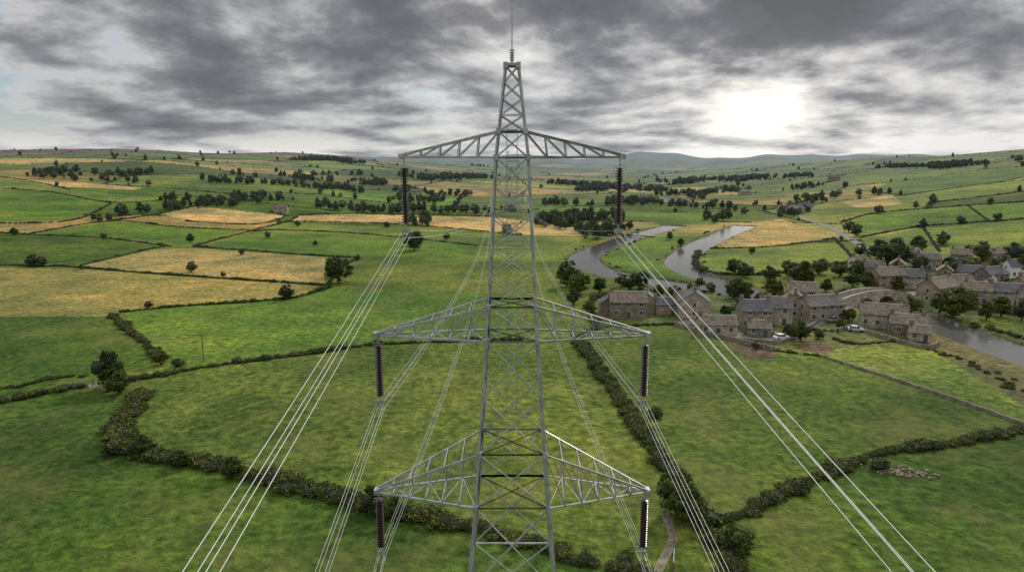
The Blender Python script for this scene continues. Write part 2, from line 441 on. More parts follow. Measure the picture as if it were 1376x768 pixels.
def place_tree(px,py,hpx,kind=None,name="broadleaf_tree",T=None):
    x,y=G(px,py);dep=y*cP+(EYE)*sP
    Hm=hpx*dep/FPX
    k=random.randrange(4) if kind is None else kind
    s=Hm/9.6;z=float(height(x,y))
    return obj(name,(T or TM)[k],None,(x,y,z-.2),random.uniform(0,6.28),(s*random.uniform(.95,1.25),s*random.uniform(.95,1.25),s))
trees=[(148,522,58),(160,530,36),(216,490,24),(455,380,38),(448,372,26),(258,366,17),(385,402,22),(200,414,12),(44,358,18),(56,358,15),(256,326,14),(557,336,30),(552,330,20),
 (762,385,38),(778,395,30),(770,410,26),(805,393,22),(845,390,24),(860,388,26),(835,385,20),(985,368,22),(1000,372,22),(1035,378,24),(1060,372,24),(1080,385,38),(1070,380,30),(995,408,36),(985,400,26),(1040,398,28),(1022,412,22),
 (1140,312,16),(1150,318,18),(1195,358,44),(1185,352,34),(1210,356,32),(1165,388,26),(1145,385,22),(1235,366,24),(1265,330,16),(1285,372,28),(1310,370,26),(1320,352,30),(1362,352,30),(1372,372,34),(1340,388,24),(1280,426,46),(1262,420,28),(1345,425,30),(1372,430,30),(1075,458,30),(1060,452,20),(1175,425,20),(1225,420,26),(1110,392,20),(905,402,20),(885,398,18),(930,395,16),(955,392,14),(1130,402,18),(1250,405,22),
 (915,330,12),(900,322,12),(960,300,12),(910,690,62),(925,700,48),(990,745,45),(1010,340,10),(1300,345,18),(1215,430,22),(1015,468,12),(940,385,14),
 (975,425,18),(1050,408,18),(1085,405,24),(1140,432,20),(1128,442,16),(1205,392,24),(1240,385,20),(1275,362,20),(1345,365,26),(1300,415,26),(1325,430,28),(880,410,16),(860,400,18),(815,405,16),(790,420,18),(1100,455,14),(1160,370,20),(1180,380,22),
 (360,320,10),(400,304,9),(424,330,9),(140,322,10),(20,316,12),(325,342,10),(480,350,10),(110,362,9),(300,372,9),(600,322,10),(520,306,9),(1240,306,14),(1290,300,12),(1340,296,12),(1180,287,12),(1230,280,11),(1330,274,10),
 (500,688,44),(530,696,38),(312,640,32),(240,628,30),(190,612,34)]
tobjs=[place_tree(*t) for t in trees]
tref=[]
for k,(px,py) in enumerate([(1128,372),(1100,368),(1205,372),(1150,372)]): tref.append(place_tree(px,py,24,k))
tfar=[]
for k,(px,py) in enumerate([(835,300),(1000,288),(640,288),(240,282)]): tfar.append(place_tree(px,py,11,k,T=TF))
bref=[]
for k,(px,py) in enumerate([(1180,630),(880,560),(240,492)]):
    x,y=G(px,py);bref.append(obj("hawthorn_bush",BM[k],None,(x,y,float(height(x,y))-.1),0,(1.6,1.6,1.7)))
x,y=G(700,300);bfar=obj("hawthorn_bush",BF,None,(x,y,float(height(x,y))-.1),0,(1.6,1.6,1.7))
def scatter(name,P,S,ref):
    if len(P)==0:return
    P=np.asarray(P,float);z=height(P[:,0],P[:,1])-.15
    me=bpy.data.meshes.new(name);me.vertices.add(len(P))
    me.vertices.foreach_set("co",np.stack([P[:,0],P[:,1],z],1).astype(np.float32).ravel())
    a=me.attributes.new("scl",'FLOAT_VECTOR','POINT');a.data.foreach_set("vector",np.asarray(S,np.float32).ravel())
    rt=np.zeros((len(P),3),np.float32);rt[:,2]=rng.uniform(0,6.28,len(P))
    a=me.attributes.new("rot",'FLOAT_VECTOR','POINT');a.data.foreach_set("vector",rt.ravel())
    o=obj(name,me)
    ng=bpy.data.node_groups.new(name+"_scatter",'GeometryNodeTree')
    ng.interface.new_socket("Geometry",in_out='INPUT',socket_type='NodeSocketGeometry')
    ng.interface.new_socket("Geometry",in_out='OUTPUT',socket_type='NodeSocketGeometry')
    gi=ng.nodes.new("NodeGroupInput");go=ng.nodes.new("NodeGroupOutput")
    oi=ng.nodes.new("GeometryNodeObjectInfo");oi.transform_space='ORIGINAL';oi.inputs["Object"].default_value=ref;oi.inputs["As Instance"].default_value=True
    ip=ng.nodes.new("GeometryNodeInstanceOnPoints")
    na1=ng.nodes.new("GeometryNodeInputNamedAttribute");na1.data_type='FLOAT_VECTOR';na1.inputs["Name"].default_value="scl"
    na2=ng.nodes.new("GeometryNodeInputNamedAttribute");na2.data_type='FLOAT_VECTOR';na2.inputs["Name"].default_value="rot"
    e=ng.nodes.new("FunctionNodeEulerToRotation")
    L=ng.links.new
    L(gi.outputs[0],ip.inputs["Points"]);L(oi.outputs["Geometry"],ip.inputs["Instance"])
    L(na1.outputs[0],ip.inputs["Scale"]);L(na2.outputs[0],e.inputs[0]);L(e.outputs[0],ip.inputs["Rotation"])
    L(ip.outputs[0],go.inputs[0])
    md=o.modifiers.new("scatter",'NODES');md.node_group=ng
    return o
def scatter3(name,P,S,refs):
    P=np.asarray(P);S=np.asarray(S);k=rng.integers(0,len(refs),len(P))
    for q in range(len(refs)): scatter(name,P[k==q],S[k==q],refs[q])

hedges=[([(-60,552),(0,541),(60,529),(112,519)],1.5,.8,.5),([(-60,520),(20,520),(70,508),(118,505)],1.2,.8,.4),
 ([(178,510),(260,496),(330,486),(400,477),(470,467),(505,463),(570,460),(640,457),(700,456)],1.35,.7,.45),
 ([(770,458),(805,441),(860,437),(905,436)],1.2,.7,.4),
 ([(150,424),(185,453),(218,482)],1.6,.7,.7),([(165,419),(250,411),(330,406),(400,399),(442,386)],1.3,.7,.45),
 ([(188,530),(168,570),(163,600),(200,612),(235,617)],2.3,.6,1.3),([(235,617),(310,633),(400,656),(470,674),(520,690)],2.1,.6,.9),
 ([(520,690),(640,712),(760,745),(860,775)],1.8,.6,.8),
 ([(775,460),(800,490),(835,540),(860,580),(890,620),(910,655),(935,690)],1.9,.6,.9),([(935,690),(960,720),(990,768),(1010,800)],2.2,.6,1.2),
 ([(935,700),(1000,691),(1060,661),(1150,620),(1200,606),(1250,601),(1300,592),(1376,579),(1450,568)],1.5,.55,.6),
 ([(0,356),(60,358),(90,358),(200,367),(330,376),(432,383)],1.3,.7,.4),([(110,356),(200,335),(225,331)],1.1,.8,.3),
 ([(-40,311),(40,315),(140,320),(230,331)],1.1,.9,.3),([(260,331),(340,337),(420,343),(480,346)],1.3,.8,.4),
 ([(262,330),(335,311),(385,298),(400,291)],1.2,1.0,.4),([(340,311),(380,309),(470,313),(560,321),(640,330)],1.1,1.0,.3),
 ([(385,297),(470,299),(560,303),(640,310),(700,316)],1.2,1.1,.4),([(400,289),(470,287),(560,288),(660,291)],1.3,1.2,.6),
 ([(40,314),(150,297),(240,305),(335,309)],1.1,1.1,.3),([(150,297),(215,287),(262,277)],1.4,1.1,.6),([(250,297),(345,301),(385,290)],1.1,1.2,.3),
 ([(-60,301),(90,297),(150,273)],1.3,1.4,.6),([(-60,251),(60,257),(150,272),(230,268)],1.3,2.0,.6),([(240,262),(330,270),(460,284)],1.3,2.0,.6),([(-60,236),(20,240),(95,255)],1.3,2.3,.6),
 ([(440,386),(455,362),(482,346)],1.1,.8,.4),([(1040,471),(1100,478)],1.0,.8,.3),([(955,334),(1040,331),(1120,321)],1.2,1.1,.4),([(940,337),(935,352),(960,367),(1050,367),(1150,351)],1.6,1.1,1.2),
 ([(1120,320),(1150,350)],1.3,1,.5),([(800,440),(800,400),(860,392),(905,394),(960,392)],1.4,1,1),
 ([(1155,319),(1240,304),(1376,294)],1.3,1.1,.4),([(1130,299),(1180,286),(1300,276),(1376,271)],1.3,1.2,.4),([(1260,271),(1376,257),(1440,252)],1.2,1.5,.4),([(1215,262),(1300,250),(1376,242)],1.2,1.7,.4),
 ([(1300,276),(1330,298)],1.1,1.2,.3),([(1240,304),(1262,338)],1.1,1.1,.3),
 ([(1120,455),(1150,462),(1215,458),(1250,464)],1.0,.8,.4),([(1250,468),(1300,488),(1376,524),(1440,553)],1.1,1.2,2.0),
 ([(1310,437),(1376,455),(1440,475)],1.5,1.5,1.0),([(840,752),(860,768),(880,800)],1.3,.8,1.0),
 ([(975,428),(985,415),(1040,404)],1.2,1.2,.8),([(1060,440),(1120,445)],1.1,1.2,.8),([(1200,410),(1245,420)],1.3,1.2,.9),([(1270,392),(1320,420)],1.2,1.4,.9),([(1180,362),(1220,350),(1290,350)],1.4,1.4,1)]
HP=[];HS=[]
for pts,s,sp,jit in hedges:
    L=smooth_line(GP(pts),sp)
    n=len(L);ph=rng.uniform(0,6)
    keep=rng.uniform(size=n)>.03
    L=L+rng.normal(size=L.shape)*jit*.6
    env=.87+.22*np.sin(np.arange(n)*sp/9+ph)*np.sin(np.arange(n)*sp/3.7+ph*2)
    ss=s*.70*rng.uniform(.75,1.2,n)*env
    big=rng.uniform(size=n)<.04;ss[big]*=1.45
    HP.append(L[keep]);HS.append(np.stack([ss*1.15,ss*1.15,ss*rng.uniform(.8,1.1,n)],1)[keep])
for L in (riverA,riverB):
    T=np.gradient(L,axis=0);T/=np.linalg.norm(T,axis=1)[:,None];Nn=np.stack([-T[:,1],T[:,0]],1)
    rl=np.hypot(L[:,0],L[:,1]);wl=rwid(rl)
    for sd in (-1,1):
        k=rng.uniform(size=len(L))<np.where(L[:,0]>105,.08,.14)
        HP.append((L+Nn*sd*(wl+rng.uniform(2.2,5,len(L)))[:,None])[k]);s=rng.uniform(.4,1.1,k.sum());HS.append(np.stack([s,s,s],1))
HP=np.vstack(HP);HS=np.vstack(HS);hn=np.hypot(HP[:,0],HP[:,1])<420
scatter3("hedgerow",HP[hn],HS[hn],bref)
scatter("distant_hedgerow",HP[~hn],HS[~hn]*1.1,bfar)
nC=800000
rc=330*np.exp(rng.uniform(0,math.log(2600/330),nC));ac=np.radians(rng.uniform(-44,44,nC))
x=rc*np.sin(ac);y=rc*np.cos(ac)
d,_=vor(x,y)
tr_=np.zeros(nC,bool)
for c,pw in fieldsW: tr_|=inpoly(x,y,pw)
gap=.5+.5*np.sin(x/63+1)*np.sin(y/71)
p_keep=np.interp(rc,[400,900,1600,3000],[.35,.5,.4,.3])*np.clip(.35+gap,0,1)
ok=(d<.8+rc*.0004)&(rc>425)&~tr_&(rng.uniform(size=nC)<p_keep)
x=x[ok];y=y[ok];rc=rc[ok]
s=rng.uniform(.6,1.1,len(x))*np.clip(rc/1100,.9,1.3)
scatter("distant_hedgerow",np.stack([x,y],1),np.stack([s*1.6,s*1.6,s*.75],1),bfar)
woods=[[(62,236),(110,229),(190,233),(186,241),(120,241)],[(280,266),(390,271),(520,282),(520,286),(390,275),(290,270)],[(290,242),(400,249),(470,254),(468,258),(400,253),(295,245)],
 [(400,238),(470,242),(545,251),(640,263),(640,267),(560,260),(470,248)],[(520,278),(650,285),(650,290),(530,285)],
 [(530,233),(650,238),(650,243),(555,239)],[(740,246),(830,249),(880,256),(870,262),(800,258)],[(880,246),(1000,239),(1090,233),(1090,236),(1000,243),(900,250)],[(880,262),(960,255),(1000,257),(950,264),(890,267)],
 [(745,292),(815,289),(862,298),(852,308),(805,318),(790,328),(768,335),(752,325),(745,308)],[(104,298),(170,291),(240,282),(268,274),(330,279),(262,282),(180,295),(130,301)],
 [(388,210),(478,216),(478,221),(388,215)],[(962,290),(1060,279),(1068,285),(1000,298),(968,301)],[(1090,268),(1190,258),(1190,261),(1120,274)],
 [(30,238),(110,243),(200,249),(200,251),(100,245)],[(1010,257),(1090,248),(1130,244),(1060,254)],[(740,269),(870,273),(960,277),(960,280),(840,277),(740,274)],
 [(1180,226),(1250,223),(1376,217),(1376,220),(1250,226)],[(340,229),(430,232),(520,237),(430,234)],[(200,264),(270,269),(340,279),(280,275)],
 [(570,298),(600,300),(600,310),(575,308)],[(1170,330),(1222,322),(1225,345),(1180,352)]]
WP=[];WS=[]
for wi,wpx in enumerate(woods):
    pw=GP(wpx);mn=pw.min(0);mx=pw.max(0)
    pad=10+.016*abs(mx[1])
    x2,y2=pw[:,0],pw[:,1];area=abs(np.dot(x2,np.roll(y2,1))-np.dot(y2,np.roll(x2,1)))/2
    sp=max(8,math.sqrt(area/340))
    gx,gy=np.meshgrid(np.arange(mn[0]-20,mx[0]+20,sp),np.arange(mn[1]-20,mx[1]+20,sp));gx=gx.ravel()+rng.uniform(-.5,.5,gx.size)*sp;gy=gy.ravel()+rng.uniform(-.5,.5,gy.size)*sp
    wob=np.sin(gx/31+gy/57)+np.sin(gx/17-gy/43)
    base=.9 if wi in (0,9,11) else .62
    ins=inpoly(gx+pad*.8*np.sin(gy/37),gy+pad*np.sin(gx/29),pw)&(rng.uniform(size=gx.size)<np.clip(base+.4*wob,0.05,.95));q=np.stack([gx[ins],gy[ins]],1)
    s=rng.uniform(.4,1.05,len(q))*np.clip(sp/10,1,1.15);WP.append(q);WS.append(np.stack([s*np.clip(sp/9,1,1.3),s*np.clip(sp/9,1,1.3),s],1))
k=rng.uniform(size=len(x))<.05
WP.append(np.stack([x[k],y[k]],1));s=rng.uniform(.3,.85,k.sum());WS.append(np.stack([s,s,s],1))
nC=12000;rc=520*np.exp(rng.uniform(0,math.log(5.0),nC));ac=np.radians(rng.uniform(-44,44,nC));x=rc*np.sin(ac);y=rc*np.cos(ac)
f=np.sin(x/170+2)*np.sin(y/120+.5)+.6*np.sin(x/61+y/83)+.4*np.sin(x/33-y/41)
tr_=np.zeros(nC,bool)
for c,pw in fieldsW: tr_|=inpoly(x,y,pw)
ok=(f>1.65)&~tr_&(height(x,y)<52);s=rng.uniform(.5,1.0,ok.sum());WP.append(np.stack([x[ok],y[ok]],1));WS.append(np.stack([s*1.1,s*1.1,s],1))
WP=np.vstack(WP);WS=np.vstack(WS)
rdw=rivdist(WP[:,0],WP[:,1]);kk=rdw>12;WP=WP[kk];WS=WS[kk]
nr_=np.hypot(WP[:,0],WP[:,1])<480
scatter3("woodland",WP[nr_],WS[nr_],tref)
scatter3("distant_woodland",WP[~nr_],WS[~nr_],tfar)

# ------------------------------------------------------------------ pylon
TZ=[0,25.6,35.7,46.25,51.3];TW=[8.6,4.35,2.95,1.85,.72]
def Wd(z):return float(np.interp(z,TZ,TW))
mb=MB()
def corner(k,z):
    w=Wd(z)/2;sx=(-1,1,1,-1)[k];sy=(-1,-1,1,1)[k];return (sx*w,sy*w,z)
segs=[51.3,47.7,46.25,37.7,35.7,28.9,25.6,0]
for a,b_ in zip(segs[:-1],segs[1:]):
    wa=(Wd(a)+Wd(b_))/2;n=max(1,round((a-b_)/(.80*wa)))
    lg=.13 if a>46 else (.17 if a>30 else .21);br=.055 if a>46 else (.07 if a>26 else .095)
    for k in range(4): mb.strut(corner(k,b_),corner(k,a),lg)
    zs=[a+(b_-a)*t/n for t in range(n+1)]
    for t in range(n):
        for k in range(4):
            k2=(k+1)%4
            mb.strut(corner(k,zs[t]),corner(k2,zs[t+1]),br);mb.strut(corner(k2,zs[t]),corner(k,zs[t+1]),br)
            if t%3==0 or b_<20: mb.strut(corner(k,zs[t]),corner(k2,zs[t]),br)
    for zz in (a,b_):
        for k in range(4): mb.strut(corner(k,zz),corner((k+1)%4,zz),.11)
        if zz>1:
            mb.strut(corner(0,zz),corner(2,zz),.06);mb.strut(corner(1,zz),corner(3,zz),.06)
    for k in range(4):
        c=corner(k,a);mb.box(c[0]-.13,c[0]+.13,c[1]-.13,c[1]+.13,a-.16,a+.16)
arms=[(46.25,47.7,6.35,5),(35.7,37.75,8.2,6),(25.6,28.9,8.5,6)]
tips=[]
for zb,zt,Lh,n in arms:
    for s in (-1,1):
        wb=Wd(zb)/2;wt=Wd(zt)/2
        tip=lambda e,dz=0:Vector((s*Lh,e*.16,zb+.03+dz))
        Bf=[Vector((s*wb,-wb,zb)).lerp(tip(-1),t/n) for t in range(n+1)];Bb=[Vector((s*wb,wb,zb)).lerp(tip(1),t/n) for t in range(n+1)]
        Tf=[Vector((s*wt,-wt,zt)).lerp(tip(-1,.12),t/n) for t in range(n+1)];Tb=[Vector((s*wt,wt,zt)).lerp(tip(1,.12),t/n) for t in range(n+1)]
        for U in (Bf,Bb,Tf,Tb): mb.strut(U[0],U[n],.12)
        for t in range(n):
            for Bq,Tq in ((Bf,Tf),(Bb,Tb)):
                if t: mb.strut(Bq[t],Tq[t],.06)
                mb.strut(Tq[t],Bq[t+1],.065)
            if t: mb.strut(Bf[t],Bb[t],.06);mb.strut(Tf[t],Tb[t],.05)
            if t%2: mb.strut(Bb[t],Bf[t+1],.055)
            else: mb.strut(Bf[t],Bb[t+1],.055)
        mb.box(s*Lh-.16,s*Lh+.16,-.28,.28,zb-.12,zb+.2)
        tips.append((s*(Lh-.12),zb-.12))
mb.box(-.42,.42,-.42,.42,51.28,51.42)
for k in range(20): mb.box(-.30,.30,.34,.36,47.8-.9*k,47.84-.9*k)
for xx,yy in [(-.30,.35),(.30,.35)]: mb.box(xx-.02,xx+.02,yy-.02,yy+.02,30.5,48)
mb.cyl((0,0,51.4),(0,0,52.0),.09,.06,8)
for k in range(5): mb.cyl((0,0,51.6+k*.13),(0,0,51.65+k*.13),.14,.14,10)
mb.cyl((0,0,52),(0,0,60.5),.032,.012,6)
for k in range(70):
    z=5+k*.65;c=corner(0,z);mb.cyl((c[0],c[1],z),(c[0]-.22,c[1],z),.012,.012,5)
pylon_me=mb.mesh("lattice_frame",[M_steel])
mi=MB();z=0
mi.cyl((0,0,0),(0,0,-.45),.035,.035,6,1)
for k in range(21):
    zc=-.45-k*.155
    prof=[(.08,0),(.235,-.035),(.245,-.07),(.10,-.11),(.08,-.155)]
    for (r0,a0),(r1,a1) in zip(prof[:-1],prof[1:]): mi.cyl((0,0,zc+a0),(0,0,zc+a1),r0,r1,14,0,False)
zb=-.45-21*.155
mi.cyl((0,0,zb),(0,0,zb-.35),.05,.05,8,1)
for sg in (-1,1):
    mi.cyl((0,0,-.3),(.32*sg,0,-.38),.018,.018,5,1);mi.cyl((.32*sg,0,-.38),(.36*sg,0,-.7),.018,.014,5,1)
    mi.cyl((0,0,zb-.05),(.34*sg,0,zb),.02,.02,5,1);mi.cyl((.34*sg,0,zb),(.38*sg,0,zb+.35),.02,.014,5,1)
mi.box(-.26,.26,-.02,.02,zb-.5,zb-.28,1)
INSL=-(zb-.45)
for sx in (-.2,.2):
    for dz in (0,-.4): mi.box(sx-.04,sx+.04,-.22,.22,zb-.49+dz,zb-.40+dz,1)
    mi.box(sx-.015,sx+.015,-.03,.03,zb-.85,zb-.4,1)
ins_me=mi.mesh("insulator",[M_ins,M_steel]);
foot=MB()
for k in range(4):
    c=corner(k,0);foot.box(c[0]-.6,c[0]+.6,c[1]-.6,c[1]+.6,-.6,.45)
foot_me=foot.mesh("foundations",[M_conc])
pyl=[(0,40,0),(-2,400,0),(9.5,-310,0)]
for (x,y,rz) in pyl:
    e=bpy.data.objects.new("electricity_pylon",None);sc.collection.objects.link(e)
    e.location=(x,y,0)
    obj("lattice_frame",pylon_me,e);obj("foundations",foot_me,e)
    for i,(tx,tz) in enumerate(tips): obj("insulator_string_%d"%(i+1),ins_me,e,(tx,0,tz))
cab=bpy.data.objects.new("power_line",None);sc.collection.objects.link(cab)
sp=MB()
cu=bpy.data.curves.new("conductors",'CURVE');cu.dimensions='3D';cu.bevel_depth=.0115;cu.bevel_resolution=1
for (tx,tz) in tips:
    zc=tz-INSL+.03
    for (xa,ya,_),(xb,yb,_) in ((pyl[0],pyl[1]),(pyl[0],pyl[2])):
        for ox in (-.2,.2):
            for oz in (0,-.4):
                n=90;spn=cu.splines.new('POLY');spn.points.add(n)
                for i in range(n+1):
                    t=(i/n)**1.5
                    spn.points[i].co=(xa+tx+ox+(xb-xa)*t,ya+(yb-ya)*t,zc+oz-4*9.4*t*(1-t),1)
        for q in range(1,8):
            t=q/8+.012;c=Vector((xa+tx+(xb-xa)*t,ya+(yb-ya)*t,zc-4*9.4*t*(1-t)))
            for s1,s2 in (((-.2,0),(.2,-.4)),((-.2,-.4),(.2,0))):
                sp.cyl(c+Vector((s1[0],0,s1[1])),c+Vector((s2[0],0,s2[1])),.018,.018,5)
cu.materials.append(M_cable)
co=bpy.data.objects.new("conductors",cu);sc.collection.objects.link(co);co.parent=cab
obj("spacers",sp.mesh("spacers",[M_steel]),cab)

# ------------------------------------------------------------------ stone houses
def house(px,py,w,d,eave,rise,rot,st=0,name="stone_house",chim=2,white=False):
    x,y=G(px,py);z=float(height(x,y))
    e=bpy.data.objects.new(name,None);sc.collection.objects.link(e);e.location=(x,y,z);e.rotation_euler[2]=math.radians(rot)
    W=MB();hw,hd=w/2,d/2
    W.face([(-hw,-hd,-.5),(hw,-hd,-.5),(hw,-hd,eave),(-hw,-hd,eave)]);W.face([(hw,hd,-.5),(-hw,hd,-.5),(-hw,hd,eave),(hw,hd,eave)])
    for s in (-1,1):
        W.face([(s*hw,-hd,-.5),(s*hw,hd,-.5),(s*hw,hd,eave),(s*hw,0,eave+rise),(s*hw,-hd,eave)])
    R=MB();ov=.25;t=.16;sl=rise/hd
    for s in (-1,1):
        a=[(-hw-ov,s*(hd+ov),eave-sl*ov+.05),(hw+ov,s*(hd+ov),eave-sl*ov+.05),(hw+ov,0,eave+rise+.05),(-hw-ov,0,eave+rise+.05)]
        b_=[(p[0],p[1],p[2]+t) for p in a]
        R.face(b_);R.face(a)
        for i in range(4):
            j=(i+1)%4;R.face([a[i],a[j],b_[j],b_[i]])
    R.box(-hw-ov,hw+ov,-.14,.14,eave+rise+.12,eave+rise+.32,1)
    T=MB()
    cx=[-hw+.5,hw-.5,0][:chim]
    for c in cx:
        T.box(c-.45,c+.45,-.4,.4,eave+rise-.8,eave+rise+1.25);T.box(c-.52,c+.52,-.47,.47,eave+rise+1.25,eave+rise+1.38)
        for o_ in (-.22,.22):T.cyl((c+o_,0,eave+rise+1.38),(c+o_,0,eave+rise+1.75),.13,.10,8,1)
    Wn=MB();Dr=MB()
    nst=2 if eave>4 else 1;nw=max(2,int(w/3.0))
    for side in (-1,1):
        for s_ in range(nst):
            zc=1.0+s_*2.55
            for i in range(nw):
                xc=-hw+(i+.5)*w/nw
                yy=side*hd
                def bx(M,x0,x1,pr,z0,z1,m):
                    a,b_=sorted((yy-side*.05,yy+side*pr));M.box(x0,x1,a,b_,z0,z1,m)
                if s_==0 and i==nw//2:
                    bx(Dr,xc-.5,xc+.5,.03,-.1,2.05,0);bx(Dr,xc-.62,xc+.62,.05,2.05,2.27,1);continue
                if random.random()<.1:continue
                bx(Wn,xc-.55,xc+.55,.02,zc,zc+1.3,0);bx(Wn,xc-.49,xc-.03,.035,zc+.06,zc+1.24,1);bx(Wn,xc+.03,xc+.49,.035,zc+.06,zc+1.24,1)
                bx(Wn,xc-.68,xc+.68,.06,zc+1.3,zc+1.5,2);bx(Wn,xc-.66,xc+.66,.09,zc-.14,zc,2)
    for s in (-1,1):
        a,b_=sorted((s*(hw-.05),s*(hw+.02)));a2,b2=sorted((s*(hw-.05),s*(hw+.035)))
        for zc in ([1.0,3.5] if nst==2 else [1.0]):
            Wn.box(a,b_,-.5,.5,zc,zc+1.2,0);Wn.box(a2,b2,-.43,.43,zc+.06,zc+1.14,1)
    mw_=M_white if white else M_stone[st]
    obj("walls",W.mesh("walls",[mw_]),e);obj("roof",R.mesh("roof",[random.choice(M_slates),M_dress]),e)
    if cx:obj("chimneys",T.mesh("chimneys",[M_stone[2],M_track]),e)
    obj("windows",Wn.mesh("windows",[M_white,M_glass,M_dress]),e);obj("door",Dr.mesh("door",[M_door,M_dress]),e)
    return e
H=[(843,424,11,7,4.8,2.6,-4,2),(818,421,6,6,3.6,2,85,2),(868,418,7,5.5,4.2,2.2,80,0),(893,420,7,5,3,1.8,5,0),(931,424,7.5,9,5.0,3.0,80,1),(918,420,7,6,4.4,2.2,20,0),
 (962,447,10,5.5,2.8,2.0,-5,1),(1012,436,8.5,7,4.6,2.6,-3,0),(1040,433,8.5,7,5.0,2.5,-12,1),(1066,424,8,7,5,2.7,70,0),(1100,428,12,7,4.6,2.5,14,0),(1018,450,6,4.5,2.4,1.6,-8,2),(1075,408,9,6.5,4.8,2.4,-20,2),
 (1185,438,12,6.5,3.8,2.6,-24,1),(1217,448,8.5,6,3.2,2.1,-24,2),(1234,457,5,4.5,2.4,1.5,-24,1),
 (1190,386,11,7,5,2.6,10,0),(1222,386,8,6.5,4.4,2.4,-15,1),(1245,361,9,6,4.4,2.4,-12,0),(1153,363,7,5,4.2,2.1,15,1),(1172,372,8,5.5,4.2,2.2,-10,2),(1205,370,8,6,4.6,2.4,60,1),
 (1258,404,12,7.5,5.2,2.8,30,0),(1285,396,9,6.5,4.6,2.6,10,1),(1303,380,9,6,4.4,2.4,-18,0),(1330,384,10,6.5,4.8,2.5,20,2),(1352,408,12,7,4.4,2.4,-20,1),(1335,398,7,5.5,4.2,2.1,70,0),(1365,372,9,6,4.6,2.4,0,1),(1385,400,12,7,5,2.6,10,0),(1268,378,7,5.5,4.4,2.2,60,2),
 (1312,406,8,6,4.4,2.4,-35,0),(1395,420,11,7,4.6,2.5,-30,0),
 (1335,352,9,6,4.4,2.3,15,0),(1290,354,8,6,4.4,2.3,-30,2),(1372,350,10,6,4.4,2.4,10,1),(1228,350,7,5,3.8,2,40,1)]
for k,h in enumerate(H): house(*h,chim=(2 if k%3 else 1),white=(k in (19,28)))
for h in [(1068,287,14,8,5,2.6,10,1),(1082,284,12,8,5,2.6,-20,0),(1054,283,12,7,4.5,2.4,30,1),(902,272,14,8,5,2.6,10,1),(868,270,14,8,5,2.6,-10,0),(918,276,14,8,5,2.6,30,1),(378,286,11,7,4.2,2.4,10,1),(1000,262,16,9,5,3,20,1),(1120,243,16,9,5,3,-20,0),(560,262,16,9,5,3,0,1)]:
    house(*h,name="farmhouse",white=(h[0] in (1082,902)))
# ------------------------------------------------------------------ arched bridge
A=Vector(G(1118,409));B=Vector(G(1216,400));dv=B-A;Lb=dv.length;n=60
be=bpy.data.objects.new("stone_arch_bridge",None);sc.collection.objects.link(be);be.location=(A.x,A.y,0);be.rotation_euler[2]=math.atan2(dv.y,dv.x)
mbb=MB();hw=2.6
def deck(t):return .5+2.6*math.sin(math.pi*min(max(t,0),1))**.8
def arch(s):
    for c,r in ((Lb*.36,Lb*.115),(Lb*.64,Lb*.115)):
        if abs(s-c)<r: return -1.0+2.9*math.sqrt(1-((s-c)/r)**2)
    return -1.4
for i in range(n):
    s0,s1=Lb*i/n,Lb*(i+1)/n;d0,d1=deck(i/n),deck((i+1)/n);a0,a1=arch(s0+1e-3),arch(s1-1e-3)
    for yy in (-hw,hw): mbb.face([(s0,yy,a0),(s1,yy,a1),(s1,yy,d1),(s0,yy,d0)])
    mbb.face([(s0,-hw,a0),(s1,-hw,a1),(s1,hw,a1),(s0,hw,a0)])
    mbb.face([(s0,-hw,d0),(s1,-hw,d1),(s1,hw,d1),(s0,hw,d0)],1)
    for s in (-1,1):
        y0,y1=s*hw,s*(hw-.38)
        mbb.face([(s0,y0*1.02,d0-.1),(s1,y0*1.02,d1-.1),(s1,y0*1.02,d1+1.05),(s0,y0*1.02,d0+1.05)]);mbb.face([(s0,y1,d0),(s1,y1,d1),(s1,y1,d1+1.05),(s0,y1,d0+1.05)])
        mbb.face([(s0,y0*1.04,d0+1.06),(s1,y0*1.04,d1+1.06),(s1,y1*.98,d1+1.06),(s0,y1*.98,d0+1.06)],2)
for yy in (-1,1): mbb.box(Lb*.5-.8,Lb*.5+.8,yy*hw-.5,yy*hw+.5,-1.5,1.6)
obj("masonry",mbb.mesh("masonry",[M_stone[1],M_road,M_dress]),be)
# ------------------------------------------------------------------ walls, pole, gate, cars, rubble
def drywall(pts,hh=1.2,name="drystone_wall"):
    L=smooth_line(GP(pts),1.2);T=np.gradient(L,axis=0);T/=np.linalg.norm(T,axis=1)[:,None];Nn=np.stack([-T[:,1],T[:,0]],1)
    z=height(L[:,0],L[:,1]);mb=MB();hj=hh+np.random.default_rng(3).uniform(-.12,.12,len(L))
    for i in range(len(L)-1):
        q=[]
        for k,w in ((i,.28),(i+1,.28)):
            a=L[k]+Nn[k]*w;b_=L[k]-Nn[k]*w;a2=L[k]+Nn[k]*.18;b2=L[k]-Nn[k]*.18
            q.append([(a[0],a[1],z[k]-.2),(a2[0],a2[1],z[k]+hj[k]),(b2[0],b2[1],z[k]+hj[k]),(b_[0],b_[1],z[k]-.2)])
        for m in range(3): mb.face([q[0][m],q[1][m],q[1][m+1],q[0][m+1]])
    obj(name,mb.mesh(name,[M_stone[2]]))
for w in [[(905,436),(935,446),(975,456),(1040,471)],[(985,458),(1040,462),(1060,458)],[(1125,446),(1150,440),(1165,448),(1240,468),(1262,462)],[(1120,412),(1090,440),(1060,452)],[(1240,395),(1290,412),(1340,420),(1400,430)]]: drywall(w,1.1)
drywall([(1100,478),(1200,510),(1290,540),(1376,571),(1440,592)],.6)
x,y=G(274,486);mb=MB();mb.cyl((0,0,-.3),(0,0,7.0),.15,.10,10);mb.box(-.8,.8,-.06,.06,6.3,6.45)
